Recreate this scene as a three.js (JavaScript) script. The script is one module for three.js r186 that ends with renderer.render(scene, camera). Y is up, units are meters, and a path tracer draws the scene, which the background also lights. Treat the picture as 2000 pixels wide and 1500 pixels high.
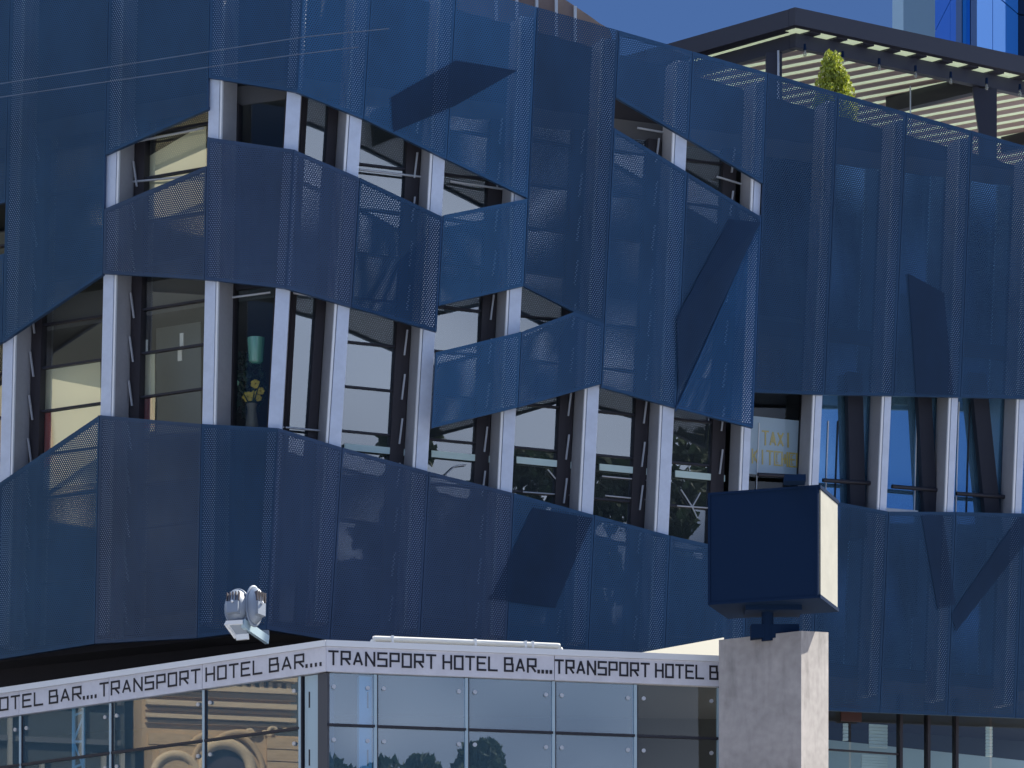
import * as THREE from 'three';
import { mergeGeometries } from 'three/addons/utils/BufferGeometryUtils.js';
import { ImprovedNoise } from 'three/addons/math/ImprovedNoise.js';

// ------------------------------------------------------------------ camera, sky, sun, exposure
const V = (x, y, z) => new THREE.Vector3(x, y, z);
const F = 8500, HORIZON = 2820, EYE = V(0, 1.6, 0);
const scene = new THREE.Scene();
const camera = new THREE.PerspectiveCamera(2 * Math.atan(HORIZON / F) * 180 / Math.PI, 2000 / (2 * HORIZON), 1, 3000);
camera.position.copy(EYE);
camera.lookAt(0, 1.6, -10);
camera.setViewOffset(2000, 2 * HORIZON, 0, 0, 2000, 1500);
const renderer = new THREE.WebGLRenderer({ antialias: true });
renderer.toneMapping = THREE.LinearToneMapping;
renderer.toneMappingExposure = 2.4;
renderer.shadowMap.enabled = true;

const SUN_AZ = 128 * Math.PI / 180, SUN_EL = 47 * Math.PI / 180;
const sunDir = V(Math.sin(SUN_AZ) * Math.cos(SUN_EL), Math.sin(SUN_EL), Math.cos(SUN_AZ) * Math.cos(SUN_EL));
const sun = new THREE.DirectionalLight(new THREE.Color().setRGB(1, 0.93, 0.8), 4.2);
sun.position.copy(sunDir).multiplyScalar(150).add(V(0, 10, -50));
sun.target.position.set(0, 10, -50);
sun.castShadow = true;
Object.assign(sun.shadow.camera, { left: -70, right: 70, top: 60, bottom: -60, near: 1, far: 400 });
sun.shadow.mapSize.set(2048, 2048);
scene.add(sun, sun.target);

const noise = new ImprovedNoise();
function fbm(x, y, z, o = 5) { let s = 0, a = 0.5; for (let i = 0; i < o; i++) { s += a * noise.noise(x, y, z); x *= 2.03; y *= 2.03; z *= 2.03; a *= 0.5; } return s; }
const smooth = (a, b, x) => { x = Math.min(1, Math.max(0, (x - a) / (b - a))); return x * x * (3 - 2 * x); };
{
  const W = 1024, H = 512, data = new Float32Array(W * H * 4);
  for (let r = 0; r < H; r++) for (let c = 0; c < W; c++) {
    const up = ((r + 0.5) / H - 0.5) * Math.PI, az = ((c + 0.5) / W - 0.5) * 2 * Math.PI;
    const x = Math.cos(az) * Math.cos(up), y = Math.sin(up), z = Math.sin(az) * Math.cos(up);
    const h = Math.max(0, y), k = 1 - Math.pow(1 - h, 3);
    let col = [0.042 - 0.020 * k, 0.088 - 0.038 * k, 0.204 - 0.070 * k];
    const q = 1 / (h + 0.28);
    const d = fbm(x * q * 1.25 + 10.08, 3.7, z * q * 1.25 + 86.72, 6) * 1.0 + 0.10 * fbm(x * 5, y * 9, z * 5, 3);
    const m = smooth(0.02, 0.26, d) * smooth(0, 0.06, h);
    const dense = smooth(0.16, 0.5, d);
    const puff = 0.8 + 0.55 * fbm(x * q * 3.1 + 2.2, 8.1, z * q * 3.1, 5);
    const cl = [(0.72 - 0.26 * dense) * puff, (0.86 - 0.27 * dense) * puff, (1.12 - 0.28 * dense) * puff];
    for (let i = 0; i < 3; i++) col[i] = col[i] * (1 - m) + cl[i] * m;
    data.set([col[0], col[1], col[2], 1], (r * W + c) * 4);
  }
  const t = new THREE.DataTexture(data, W, H, THREE.RGBAFormat, THREE.FloatType);
  t.mapping = THREE.EquirectangularReflectionMapping;
  t.magFilter = t.minFilter = THREE.LinearFilter;
  t.needsUpdate = true;
  scene.background = t; scene.environment = t;
  scene.backgroundRotation.set(0, 0, 0);
}

// ------------------------------------------------------------------ helpers
let seed = 7;
const rnd = () => { seed = (seed * 1664525 + 1013904223) >>> 0; return seed / 4294967296; };
const rr = (a, b) => a + (b - a) * rnd();
const taken = {};
function numbered(n) { const k = taken[n] = (taken[n] ?? -1) + 1; return k ? n + '_' + String(k).padStart(3, '0') : n; }
function part(name, geo, mat, parent, label) {
  const m = new THREE.Mesh(geo, mat); m.name = name; m.castShadow = m.receiveShadow = true; parent.add(m);
  if (label) m.userData.label = label;
  return m;
}
function thing(name, label, category, group) {
  const o = new THREE.Group(); o.name = numbered(name); o.userData = { label, category }; if (group) o.userData.group = group; scene.add(o); return o;
}
function solo(name, geo, mat, label, category, group) {
  const m = part(numbered(name), geo, mat, scene); m.userData = { label, category }; if (group) m.userData.group = group; return m;
}
function struct(name, geo, mat) { const m = part(numbered(name), geo, mat, scene); m.userData.kind = 'structure'; return m; }
const ray = (px, py) => V((px - 1000) / F, (HORIZON - py) / F, -1);
const at = (px, py, d) => ray(px, py).multiplyScalar(d).add(EYE);           // photo pixel at a depth in metres
class Face {                                                                 // a facade plane: t to the right along it, v up it, n out of it
  constructor(p, t, v) { this.p = p; this.t = t.clone().normalize(); this.v = v.clone().normalize(); this.n = this.t.clone().cross(this.v).normalize(); }
  hit(px, py, off = 0) { const r = ray(px, py), k = (off - EYE.clone().sub(this.p).dot(this.n)) / r.dot(this.n); return r.multiplyScalar(k).add(EYE); }
  uv(q) { const d = q.clone().sub(this.p); return [d.dot(this.t), d.dot(this.v)]; }
  add(q, a, b, c) { return q.clone().addScaledVector(this.t, a).addScaledVector(UP, b).addScaledVector(this.n, c); }
}
const UP = V(0, 1, 0);
const rad = (d) => d * Math.PI / 180;
const dirOf = (deg) => V(Math.cos(rad(deg)), 0, -Math.sin(rad(deg)));        // positive recedes to the right
// box from eight corners: lower ring a b c d, upper ring e f g h
function hexa(a, b, c, d, e, f, g, h) {
  const quads = [[a, b, f, e], [b, c, g, f], [c, d, h, g], [d, a, e, h], [e, f, g, h], [d, c, b, a]];
  const pos = [], uv = [], idx = [];
  for (const q of quads) {
    const o = pos.length / 3, w = q[0].distanceTo(q[1]), hh = q[1].distanceTo(q[2]);
    for (const p of q) pos.push(p.x, p.y, p.z);
    uv.push(0, 0, w, 0, w, hh, 0, hh); idx.push(o, o + 1, o + 2, o, o + 2, o + 3);
  }
  const gm = new THREE.BufferGeometry();
  gm.setAttribute('position', new THREE.Float32BufferAttribute(pos, 3)); gm.setAttribute('uv', new THREE.Float32BufferAttribute(uv, 2));
  gm.setIndex(idx); const n = gm.toNonIndexed(); n.computeVertexNormals(); return n;
}
// bar between two points on a face: along A to B, w across (a0..a1 along axis X), o0..o1 along axis N
function bar(A, B, X, a0, a1, N, o0, o1) {
  const q = (P, a, o) => P.clone().addScaledVector(X, a).addScaledVector(N, o);
  return hexa(q(A, a0, o1), q(A, a1, o1), q(A, a1, o0), q(A, a0, o0), q(B, a0, o1), q(B, a1, o1), q(B, a1, o0), q(B, a0, o0));
}
function beam(A, B, w, h, side) {                                            // rectangular bar between two points
  const d = B.clone().sub(A).normalize(), X = (side ?? d.clone().cross(UP)).clone().normalize(), N = X.clone().cross(d).normalize();
  return bar(A, B, X, -w / 2, w / 2, N, -h / 2, h / 2);
}
function tube(points, r, seg = 8, n = 24) { return flat(new THREE.TubeGeometry(points.length > 2 ? new THREE.CatmullRomCurve3(points, false, 'catmullrom', 0.1) : new THREE.LineCurve3(points[0], points[1]), points.length > 2 ? n : 1, r, seg)); }
const flat = (g) => (g.index ? g.toNonIndexed() : g);
function sheet(points3, tri2, face, twoSided) {                                        // polygon sheet in space with uv in metres on the face
  const tris = THREE.ShapeUtils.triangulateShape(tri2, []), pos = [], uv = [];
  for (const t of tris) for (const i of [t[0], t[2], t[1]]) { const p = points3[i]; pos.push(p.x, p.y, p.z); uv.push(...face.uv(p)); }
  const g = new THREE.BufferGeometry();
  g.setAttribute('position', new THREE.Float32BufferAttribute(pos, 3)); g.setAttribute('uv', new THREE.Float32BufferAttribute(uv, 2)); g.computeVertexNormals();
  if (g.attributes.normal.getZ(0) < 0) { const q = g.attributes.position.array, u = g.attributes.uv.array; for (let i = 0; i < q.length; i += 9) { for (let k = 0; k < 3; k++) [q[i + 3 + k], q[i + 6 + k]] = [q[i + 6 + k], q[i + 3 + k]]; for (let k = 0; k < 2; k++) { const j = i / 9 * 6; [u[j + 2 + k], u[j + 4 + k]] = [u[j + 4 + k], u[j + 2 + k]]; } } g.computeVertexNormals(); }
  return g;
}
function quad(a, b, c, d, face) { return sheet([a, b, c, d], [a, b, c, d].map((p) => new THREE.Vector2(...face.uv(p))), face); }
// plan polygon (x, z) between two heights
function slab(plan, y0, y1) {
  const s = new THREE.Shape(plan.map(([x, z]) => new THREE.Vector2(x, -z)));
  const g = new THREE.ExtrudeGeometry(s, { depth: y1 - y0, bevelEnabled: false }); g.rotateX(-Math.PI / 2); g.translate(0, y0, 0); return g;
}
// solid between an outline (points in space) and the same outline moved by a vector
function solid(points, move) {
  const n = points.length, c3 = points.map((p) => p.clone()), back = points.map((p) => p.clone().add(move));
  const nn = V(0, 0, 0); for (let i = 0; i < n; i++) nn.add(c3[i].clone().cross(c3[(i + 1) % n])); nn.normalize();
  const X = Math.abs(nn.y) > 0.9 ? V(1, 0, 0) : V(0, 1, 0).cross(nn).normalize(), Y = nn.clone().cross(X);
  const p2 = c3.map((p) => new THREE.Vector2(p.dot(X), p.dot(Y))), tris = THREE.ShapeUtils.triangulateShape(p2, []), pos = [], uv = [];
  const put = (a, b, c) => { for (const p of [a, b, c]) { pos.push(p.x, p.y, p.z); uv.push(p.dot(X), p.dot(Y)); } };
  const flip = nn.dot(move) > 0;
  for (const [a, b, c] of tris) { if (flip) { put(c3[a], c3[c], c3[b]); put(back[a], back[b], back[c]); } else { put(c3[a], c3[b], c3[c]); put(back[a], back[c], back[b]); } }
  for (let i = 0; i < n; i++) { const j = (i + 1) % n; if (flip) { put(c3[i], c3[j], back[j]); put(c3[i], back[j], back[i]); } else { put(c3[i], back[j], c3[j]); put(c3[i], back[i], back[j]); } }
  const g = new THREE.BufferGeometry();
  g.setAttribute('position', new THREE.Float32BufferAttribute(pos, 3)); g.setAttribute('uv', new THREE.Float32BufferAttribute(uv, 2)); g.computeVertexNormals(); return g;
}
const boxAt = (x, y, z, w, h, d) => flat(new THREE.BoxGeometry(w, h, d)).translate(x, y, z);
const merged = (list) => mergeGeometries(list.map((g) => { const k = flat(g); for (const n of Object.keys(k.attributes)) if (!['position', 'normal', 'uv'].includes(n)) k.deleteAttribute(n); return k; }));

// ------------------------------------------------------------------ materials
const rgb = (r, g, b) => new THREE.Color().setRGB(r, g, b);
function tex(w, h, fn, mirrored) {
  const d = new Uint8Array(w * h * 4);
  for (let y = 0; y < h; y++) for (let x = 0; x < w; x++) { const v = fn(x / w, y / h, x, y), o = (y * w + x) * 4; for (let i = 0; i < 3; i++) d[o + i] = Math.max(0, Math.min(255, Math.round(255 * (v.length ? v[i] : v)))); d[o + 3] = 255; }
  const t = new THREE.DataTexture(d, w, h); t.wrapS = t.wrapT = mirrored ? THREE.MirroredRepeatWrapping : THREE.RepeatWrapping; t.magFilter = THREE.LinearFilter; t.needsUpdate = true; return t;
}
const tile = (u, v, s, k) => fbm(u * s * 2.6 + k, v * s * 2.6 - k, k * 7.31, 5);            // for textures that repeat mirrored
const PITCH = 0.034, ROW = PITCH * 1.62;
const holes = tex(48, 80, (u, v) => {
  let d = 9; for (const [cx, cy] of [[0, 0], [1, 0], [0, 1], [1, 1], [0.5, 0.5]]) d = Math.min(d, Math.hypot((u - cx) * PITCH, (v - cy) * ROW));
  return smooth(0.0063, 0.0087, d);
});
holes.repeat.set(1 / PITCH, 1 / ROW);
const dust = tex(256, 256, (u, v) => { const a = 0.86 + 0.30 * tile(u, v, 1.2, 3) + 0.12 * tile(u, v, 6, 9); return [a, a, a]; }, true);
dust.repeat.set(0.37, 0.21);
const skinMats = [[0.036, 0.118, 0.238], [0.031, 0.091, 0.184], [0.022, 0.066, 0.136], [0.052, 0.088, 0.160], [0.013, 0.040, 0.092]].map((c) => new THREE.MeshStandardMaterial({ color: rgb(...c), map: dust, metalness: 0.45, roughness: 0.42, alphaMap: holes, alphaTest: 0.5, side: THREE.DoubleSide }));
const std = (r, g, b, roughness = 0.6, metalness = 0, more = {}) => new THREE.MeshStandardMaterial({ color: rgb(r, g, b), roughness, metalness, ...more });
const grime = tex(256, 256, (u, v) => { const a = 0.94 + 0.14 * tile(u, v, 1.6, 5) + 0.08 * tile(u * 1, v, 7, 2); return [a, a, a * 0.995]; }, true);
const M = {
  trim: std(0.030, 0.075, 0.16, 0.5, 0.4),
  fin: std(0.62, 0.68, 0.80, 0.5, 0.1, { map: grime }),
  finBody: std(0.40, 0.40, 0.42, 0.55, 0.1, { map: grime }),  // side shade of the fins put into this darker grey
  frame: std(0.035, 0.03, 0.035, 0.5, 0.2),
  transom: std(0.02, 0.02, 0.03, 0.5),
  rod: std(0.55, 0.57, 0.6, 0.4, 0.4),
  steel: std(0.012, 0.015, 0.028, 0.7),
  inner: std(0.05, 0.048, 0.046, 0.9),
  slab: std(0.10, 0.10, 0.105, 0.9),
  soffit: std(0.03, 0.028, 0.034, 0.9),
  ivory: std(0.84, 0.80, 0.56, 0.8),
  red: std(0.40, 0.055, 0.04, 0.7),
  fascia: std(0.70, 0.70, 0.76, 0.45, 0, { map: grime }),
  cap: std(0.78, 0.80, 0.82, 0.4),
  letter: std(0.012, 0.01, 0.016, 0.6),
  concrete: null,
  black: new THREE.MeshPhysicalMaterial({ color: rgb(0.008, 0.022, 0.058), roughness: 0.8, specularIntensity: 0.12 }),
  white: std(0.8, 0.79, 0.74, 0.5),
  pergola: std(0.030, 0.030, 0.045, 0.5),
  slat: std(0.46, 0.34, 0.32, 0.7),
  roofSheet: new THREE.MeshPhysicalMaterial({ color: rgb(0.72, 0.78, 0.66), roughness: 1, transmission: 0.55, thickness: 0, side: THREE.DoubleSide }),
  lampGrey: std(0.26, 0.30, 0.36, 0.45, 0.2),
  lampDark: std(0.06, 0.05, 0.06, 0.6),
  paleSteel: std(0.42, 0.55, 0.62, 0.5, 0.1),
  aqua: std(0.60, 0.76, 0.72, 0.6),
  gold: std(0.78, 0.55, 0.16, 0.5),
  board: std(0.55, 0.62, 0.74, 0.6),
  leafDark: std(0.03, 0.06, 0.025, 0.8, 0, { side: THREE.DoubleSide }),
  bark: std(0.10, 0.075, 0.05, 0.9),
};
{
  const t = tex(512, 512, (u, v) => {
    const n = tile(u, v, 1.5, 1), m = tile(u, v, 9, 4), s = Math.max(0, tile(u, v * 0.18, 6, 8));
    const a = 0.84 + 0.30 * n + 0.20 * m - 0.45 * s; return [a, a * 0.985 + 0.005, a * 0.97];
  }, true);
  t.repeat.set(0.4, 0.4);
  M.concrete = std(0.44, 0.42, 0.42, 0.85, 0, { map: t, bumpMap: t, bumpScale: 0.004 });
}
const glass = (tint, ior = 1.7, veil = 0) => new THREE.MeshPhysicalMaterial({ color: rgb(...tint), metalness: veil, roughness: 0.0, transmission: 1, thickness: 0, ior, side: THREE.DoubleSide });
const G = {
  tower: glass([0.60, 0.76, 0.86], 2.35, 0.05),
  left: glass([0.95, 0.97, 0.93], 2.3),
  blue: glass([0.30, 0.66, 1.0], 2.6, 0.72),  // blue veil painted into the panes in place of reflected sky
  bar: glass([0.36, 0.68, 0.92], 2.3, 0.12),  // weaker blue veil, sky reflection put into the pane colour
  clear: glass([0.80, 0.88, 0.88], 1.5),
};

// ------------------------------------------------------------------ ground and plaza
struct('ground', new THREE.PlaneGeometry(4000, 4000).rotateX(-Math.PI / 2), std(0.22, 0.25, 0.30, 0.95));
struct('plaza_deck', boxAt(-4, 3.5, -64, 50, 7, 36), std(0.34, 0.31, 0.28, 0.9));

// ------------------------------------------------------------------ screen-clad building
const JOINTS = { '-2': [-360, -400], '-1': [-175, -210], 0: [20, -10], 1: [212, 185], 2: [410, 385], 3: [590, 520], 4: [725, 645], 5: [890, 820], 6: [1050, 990], 7: [1212, 1150], 8: [1358, 1300], 9: [1505, 1455], 10: [1645, 1590], 11: [1780, 1725], 12: [1908, 1857], 13: [2040, 1990], 14: [2170, 2125] };
const jx = (i, y) => JOINTS[i][0] + (JOINTS[i][1] - JOINTS[i][0]) * y / 1240;
const D0 = 58;
const c0 = at(jx(3, 1240), 1240, D0), c1 = at(jx(3, 0), 0, D0);
const R = new Face(c0, dirOf(22.5), c1.clone().sub(c0));
const C = new Face(c0, dirOf(-22), c1.clone().sub(c0));
const b0 = C.hit(jx(2, 1240), 1240), b1 = C.hit(jx(2, 0), 0);
const L = new Face(b0, dirOf(-29.5), b1.clone().sub(b0));
const faceOf = (col) => (col < 2 ? L : col < 3 ? C : R);                     // column i lies between joints i and i + 1
const jointFace = (i) => (i <= 2 ? L : R);
const ROOF = (px) => (px > 1050 ? 14 + (px - 1050) * 0.281 : px > 560 ? 14 - (1050 - px) * 0.27 : -118 + (560 - px) * 0.0);
const tower = thing('screen_clad_building', 'tall building wrapped in dark blue perforated screens with slanted window openings', 'building');
const jp = (i, Y) => { const f = jointFace(i), a = f.hit(jx(i, 1240), 1240), b = f.hit(jx(i, 0), 0); return a.lerp(b, (Y - a.y) / (b.y - a.y)); };

// screens: per column a list of outlines; each vertex is [joint or 'px:<x>', y, push]
const S = [];
const TONES = [1, 1, 1, 1, 1, 1, 3, 1, 3, 0, 3, 0, 2, 0, 0, 2, 0, 1, 1, 1, 1, 2, 0, 2, 2, 2, 2, 2, 1, 2, 1, 3, 2, 3, 3, 3, 1, 1, 1, 2, 2, 2, 2, 2];   // facet light and shade put into the colour of each sheet, in the order they are listed
const panel = (col, ...v) => S.push([col, v]);
const TOP = (i) => [i, ROOF(jx(i, 0))];
// upper bands down to the upper openings, or to the lower ones where there is none above
panel(-2, [-2, -110], [-1, -110], [-1, 360], [-2, 430]);
panel(-2, [-2, 560], [-1, 500], [-1, 790], [-2, 860]);
panel(-1, [-1, -110], TOP(0), [0, 395], [-1, 440]);
panel(-1, [-1, 560], [0, 495], [0, 668], [-1, 790]);
panel(0, TOP(0), TOP(1), [1, 536], [0, 668]);
panel(1, TOP(1), TOP(2), [2, 213], [1, 302]);
panel(1, [1, 408], [2, 324], [2, 546], [1, 534]);
panel(2, TOP(2), TOP(3), [3, 180], [2, 152]);
panel(2, [2, 268], [3, 292], [3, 563], [2, 546]);
panel(3, TOP(3), TOP(4), [4, 232], [3, 180]);
panel(3, [3, 292], [4, 347], [4, 600], [3, 563]);
panel(4, TOP(4), TOP(5), [5, 311], [4, 232]);
panel(4, [4, 347], [5, 424, 0.10], [5, 648, 0.22], [4, 600]);
panel(5, TOP(5), TOP(6), [6, 387, 0.04], [5, 311]);
panel(5, [5, 420], [6, 388, 0.04], [6, 559], [5, 597, -0.04]);
panel(6, TOP(6), TOP(7), [7, 190], [7, 632], [1122, 609], [6, 559], [6, 387, 0.04]);
panel(5, [5, 688, 0.22], [6, 648, 0.12], [6, 796, 0.10], [5, 836, 0.26]);
panel(6, [6, 648, 0.12], [1122, 609], [7, 632, 0], [7, 750, 0.02], [6, 796, 0.10]);
panel(7, TOP(7), TOP(8), [8, 272], [7, 190]);
panel(7, [7, 250], [8, 336], [8, 797], [7, 757]);
panel(8, TOP(8), TOP(9), [9, 358], [8, 272]);
panel(8, [8, 337], [9, 424], [8, 797]);
panel(8, [9, 424, 0.0], [9, 836, 0.30], [8, 797, 0.04]);
panel(9, TOP(9), TOP(10), [10, 771], [9, 766]);
panel(10, TOP(10), TOP(11), [11, 773], [10, 771]);
panel(11, TOP(11), TOP(12), [12, 776], [11, 773]);
panel(12, TOP(12), TOP(13), [13, 779], [12, 776]);
panel(13, TOP(13), TOP(14), [14, 783], [13, 779]);
// lower band
const LOW = { '-2': [1180, 1320], '-1': [1060, 1305], 0: [944, 1289], 1: [811, 1257], 2: [828, 1246], 3: [836, 1229], 4: [874, 1250], 5: [921, 1285], 6: [963, 1310], 7: [1006, 1335], 8: [1046, 1352], 9: [1080, 1368] };
for (let c = -2; c < 9; c++) panel(c, [c, LOW[c][0]], [c + 1, LOW[c + 1][0]], [c + 1, LOW[c + 1][1]], [c, LOW[c][1]]);
panel(9, [9, 964], [10, 974], [10, 1386], [9, 1368]);
panel(10, [10, 974], [11, 999], [11, 1392], [10, 1386]);
panel(11, [11, 999], [12, 1000], [12, 1397], [11, 1392]);
panel(12, [12, 1000], [13, 1003], [13, 1402], [12, 1397]);
panel(13, [13, 1003], [14, 1006], [14, 1407], [13, 1402]);
S.forEach(([col, vs], k) => {
  const f = faceOf(col);
  const px = vs.map(([j, y]) => new THREE.Vector2(typeof j === 'number' && Math.abs(j) < 20 ? jx(j, y) : j, -y));
  const g2 = px.map((p, i) => {                                              // keep a 4 mm joint between neighbouring sheets
    const q = f.hit(p.x, -p.y, vs[i][2] ?? 0); return q;
  });
  const mid = g2.reduce((a, b) => a.add(b), V(0, 0, 0)).divideScalar(g2.length);
  const pts = g2.map((q) => { const d = mid.clone().sub(q); const s = Math.sign(d.dot(f.t)); return q.clone().addScaledVector(f.t, s * 0.004); });
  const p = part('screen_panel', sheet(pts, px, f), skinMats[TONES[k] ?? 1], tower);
  // folded dark edges along the sloping rims of the openings
  const n = pts.length;
  for (let i = 0; i < n; i++) {
    const a = pts[i], b = pts[(i + 1) % n], e = b.clone().sub(a), along = Math.abs(e.dot(f.t)) / e.length();
    if (along < 0.35) { // upright seam stiffener
      const inw = mid.clone().sub(a).dot(f.t) > 0 ? 1 : -1;
      part('seam_flange', bar(a.clone(), b.clone(), f.t, 0, 0.022 * inw, f.n, -0.045, -0.002), M.trim, p);
    } else if (a.y < 21 || b.y < 21) {
      const x = V(0, mid.y > (a.y + b.y) / 2 ? 1 : -1, 0);
      part('edge_fold', bar(a, b, x, 0, 0.045, f.n, -0.06, -0.003), M.trim, p);
    }
  }
});

// fins at every joint, from the soffit to the roof
for (let i = -1; i <= 14; i++) {
  const f = jointFace(i), Yb = i >= 9 ? 12.2 : 12.62, Yt = f.hit(jx(i, 0), ROOF(jx(i, 0))).y - 0.12;
  const A = jp(i, Yb), B = jp(i, Yt);
  const s = i <= 2 ? 1 : -1;
  let lo = s > 0 ? -0.03 : -0.215, hi = s > 0 ? 0.185 : 0.0;
  if (i >= 9) { lo = -0.15; hi = -0.005; }
  if (i === 3) { lo = -0.14; hi = 0.05; }
  const n = i === 3 ? C.n.clone().add(R.n).normalize() : f.n;
  const t = i === 3 ? V(1, 0, 0) : f.t;
  const fin = part('fin', bar(A, B, t, lo + 0.008, hi - 0.008, n, -0.44, i === 3 ? -0.15 : -0.095), M.finBody, tower);
  const nib = s > 0 ? [hi - 0.03, hi] : [lo, lo + 0.03];
  const main = s > 0 ? [lo, hi - 0.045] : [lo + 0.045, hi];
  if (i === 3) { part('cover_plate', bar(A, B, t, lo, hi, n, -0.15, -0.115), M.fin, fin); } else {
    part('cover_plate', bar(A, B, t, main[0], main[1], n, -0.095, -0.065), M.fin, fin);
    part('cover_nib', bar(A, B, t, nib[0], nib[1], n, -0.095, -0.062), M.cap, fin);
  }
}

// glazing behind the fins
const GO = -0.50, YB = 12.66, YT = 19.72;
const yR = R.hit(740, 676, GO).y, yL = L.hit(128, 712, GO).y;
for (let c = -1; c <= 13; c++) {
  const f = faceOf(c), l0 = c === 3 ? 0.06 : c < 3 ? 0.22 : 0.03, r0 = c === 2 ? -0.13 : c < 2 ? -0.06 : c > 8 ? -0.10 : -0.25;
  const wl = (c === 2 ? 0.06 : c < 3 ? 0.16 : 0.035), wr = (c < 3 ? 0.035 : c > 8 ? 0.05 : c === 3 ? 0.13 : 0.20);            // stile widths
  const pt = (i, Y, a, o) => jp(i, Y).addScaledVector(f.t, a).addScaledVector(f.n, o);
  for (const [i, a, w] of [[c, l0 - 0.03, wl], [c + 1, r0 - wr + 0.03, wr]]) part('window_stile', bar(pt(i, YB, a, 0), pt(i, YT, a, 0), f.t, 0, w, f.n, GO - 0.06, GO + 0.07), M.frame, tower);
  const ys = [YB];
  if (c >= 4 && c <= 8) for (let k = -12; k < 12; k++) { const y = yR - 0.602 * k; if (y > YB + 0.1 && y < YT - 0.1) ys.push(y); }
  else if (c <= 1) for (let k = -12; k < 12; k++) { const y = yL - 0.602 * k; if (y > YB + 0.1 && y < YT - 0.1) ys.push(y); }
  else ys.push(17.3);
  ys.push(YT); ys.sort((a, b) => a - b);
  const louvred = ys.length > 4;
  for (let k = 0; k + 1 < ys.length; k++) {
    const j = () => (louvred ? rr(-0.0035, 0.0035) : rr(-0.001, 0.001)), gm = c <= 1 ? G.left : c === 2 || c === 9 ? G.clear : c >= 10 ? G.blue : G.tower;
    const a = pt(c, ys[k] + 0.012, l0 + wl - 0.035, GO + j()), b = pt(c + 1, ys[k] + 0.012, r0 - wr + 0.035, GO + j()), d = pt(c, ys[k + 1] - 0.012, l0 + wl - 0.035, GO + j());
    const e = b.clone().add(d).sub(a); e.copy(pt(c + 1, ys[k + 1] - 0.012, r0 - wr + 0.035, 0)); 
    // fourth corner kept in the plane of the other three
    const nn = b.clone().sub(a).cross(d.clone().sub(a)).normalize(); e.addScaledVector(f.n, nn.dot(a.clone().sub(e)) / nn.dot(f.n));
    part('pane', quad(a, b, e, d, f), gm, tower);
    if (k > 0) {
      const th = louvred ? 0.014 : 0.10;
      const ta = pt(c, ys[k], l0 + wl - 0.03, 0), tb = pt(c + 1, ys[k], r0 - wr + 0.03, 0);
      part('transom', bar(ta, tb, UP, -th, th, f.n, GO - 0.03, GO + 0.035), M.transom, tower);
      if (louvred) { // slanting stay on the far stile
        const s0 = c < 2 ? pt(c, ys[k] - 0.12, l0 + 0.03, GO + 0.09) : pt(c + 1, ys[k] - 0.12, r0 - 0.05, GO + 0.09), s1 = s0.clone().add(V(c < 2 ? -0.035 : 0.035, 0.34, 0)).addScaledVector(f.n, 0.02);
        part('stay', beam(s0, s1, 0.022, 0.022, f.t), M.rod, tower);
      }
    }
  }
}
// floors, ceilings and closing walls behind the glass
{
  const line = (off, Y) => { const o = []; for (const i of [-2, 2, 3, 14]) { const f = i === 2 ? L : jointFace(i); const p = jp(i, Y); const n = i === 3 ? C.n.clone().add(R.n).normalize() : f.n; p.addScaledVector(n, off); o.push([p.x, p.z]); } return o; };
  const plan = (off, Y) => { const l = line(off, Y); return [...l, [l[3][0], -76], [l[0][0], -76]]; };
  for (const [y0, y1, m] of [[12.5, 12.66, M.soffit], [17.05, 17.5, M.slab], [19.72, 19.98, M.slab]]) part('floor_slab', slab(plan(-0.56, y0), y0, y1), m, tower);
  const l = line(-0.58, 16), lx = l[0][0] + 0.15, rx = l[3][0] - 0.15;
  for (const [y0, y1] of [[12.67, 17.04], [17.51, 19.71]]) {
    const h = y1 - y0, m = (y0 + y1) / 2;
    part('rear_wall', boxAt((lx + rx) / 2, m, -75.8, rx - lx - 0.3, h, 0.2), M.inner, tower);
    part('side_wall', boxAt(lx, m, (l[0][1] - 76) / 2, 0.2, h, 76 + l[0][1]), M.inner, tower);
    part('side_wall', boxAt(rx, m, (l[3][1] - 76) / 2, 0.2, h, 76 + l[3][1]), M.inner, tower);
    part('core_wall', boxAt(-2, m, -68, 13, h, 0.2), M.inner, tower);
  }
  // parapet kerb on the roof and recessed base walls under the screens
  const p2 = line(-0.62, 12), base = [...p2.map(([x, z]) => [x, z - 0.5]), [p2[3][0], -76], [p2[0][0], -76]];
  const q = [base[0], base[1], base[2], [(base[2][0] * 0.45 + base[3][0] * 0.55), base[2][1] * 0.45 + base[3][1] * 0.55], [1.5, -75], [base[0][0], -75]];
  part('base_wall', slab(q, 7.0, 12.499), M.soffit, tower);
}
// unseen parapet added behind the screen tops to block bright roof and sun
for (let c = -1; c <= 13; c++) {
  const f = faceOf(c), y = (i) => f.hit(jx(i, 0), ROOF(jx(i, 0))).y - 0.1, q = (i, Y) => jp(i, Y).addScaledVector(f.n, -0.6);
  part('parapet', solid([q(c, 19.99), q(c + 1, 19.99), q(c + 1, y(c + 1)), q(c, y(c))], f.n.clone().multiplyScalar(-0.12)), M.soffit, tower);
}
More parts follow.
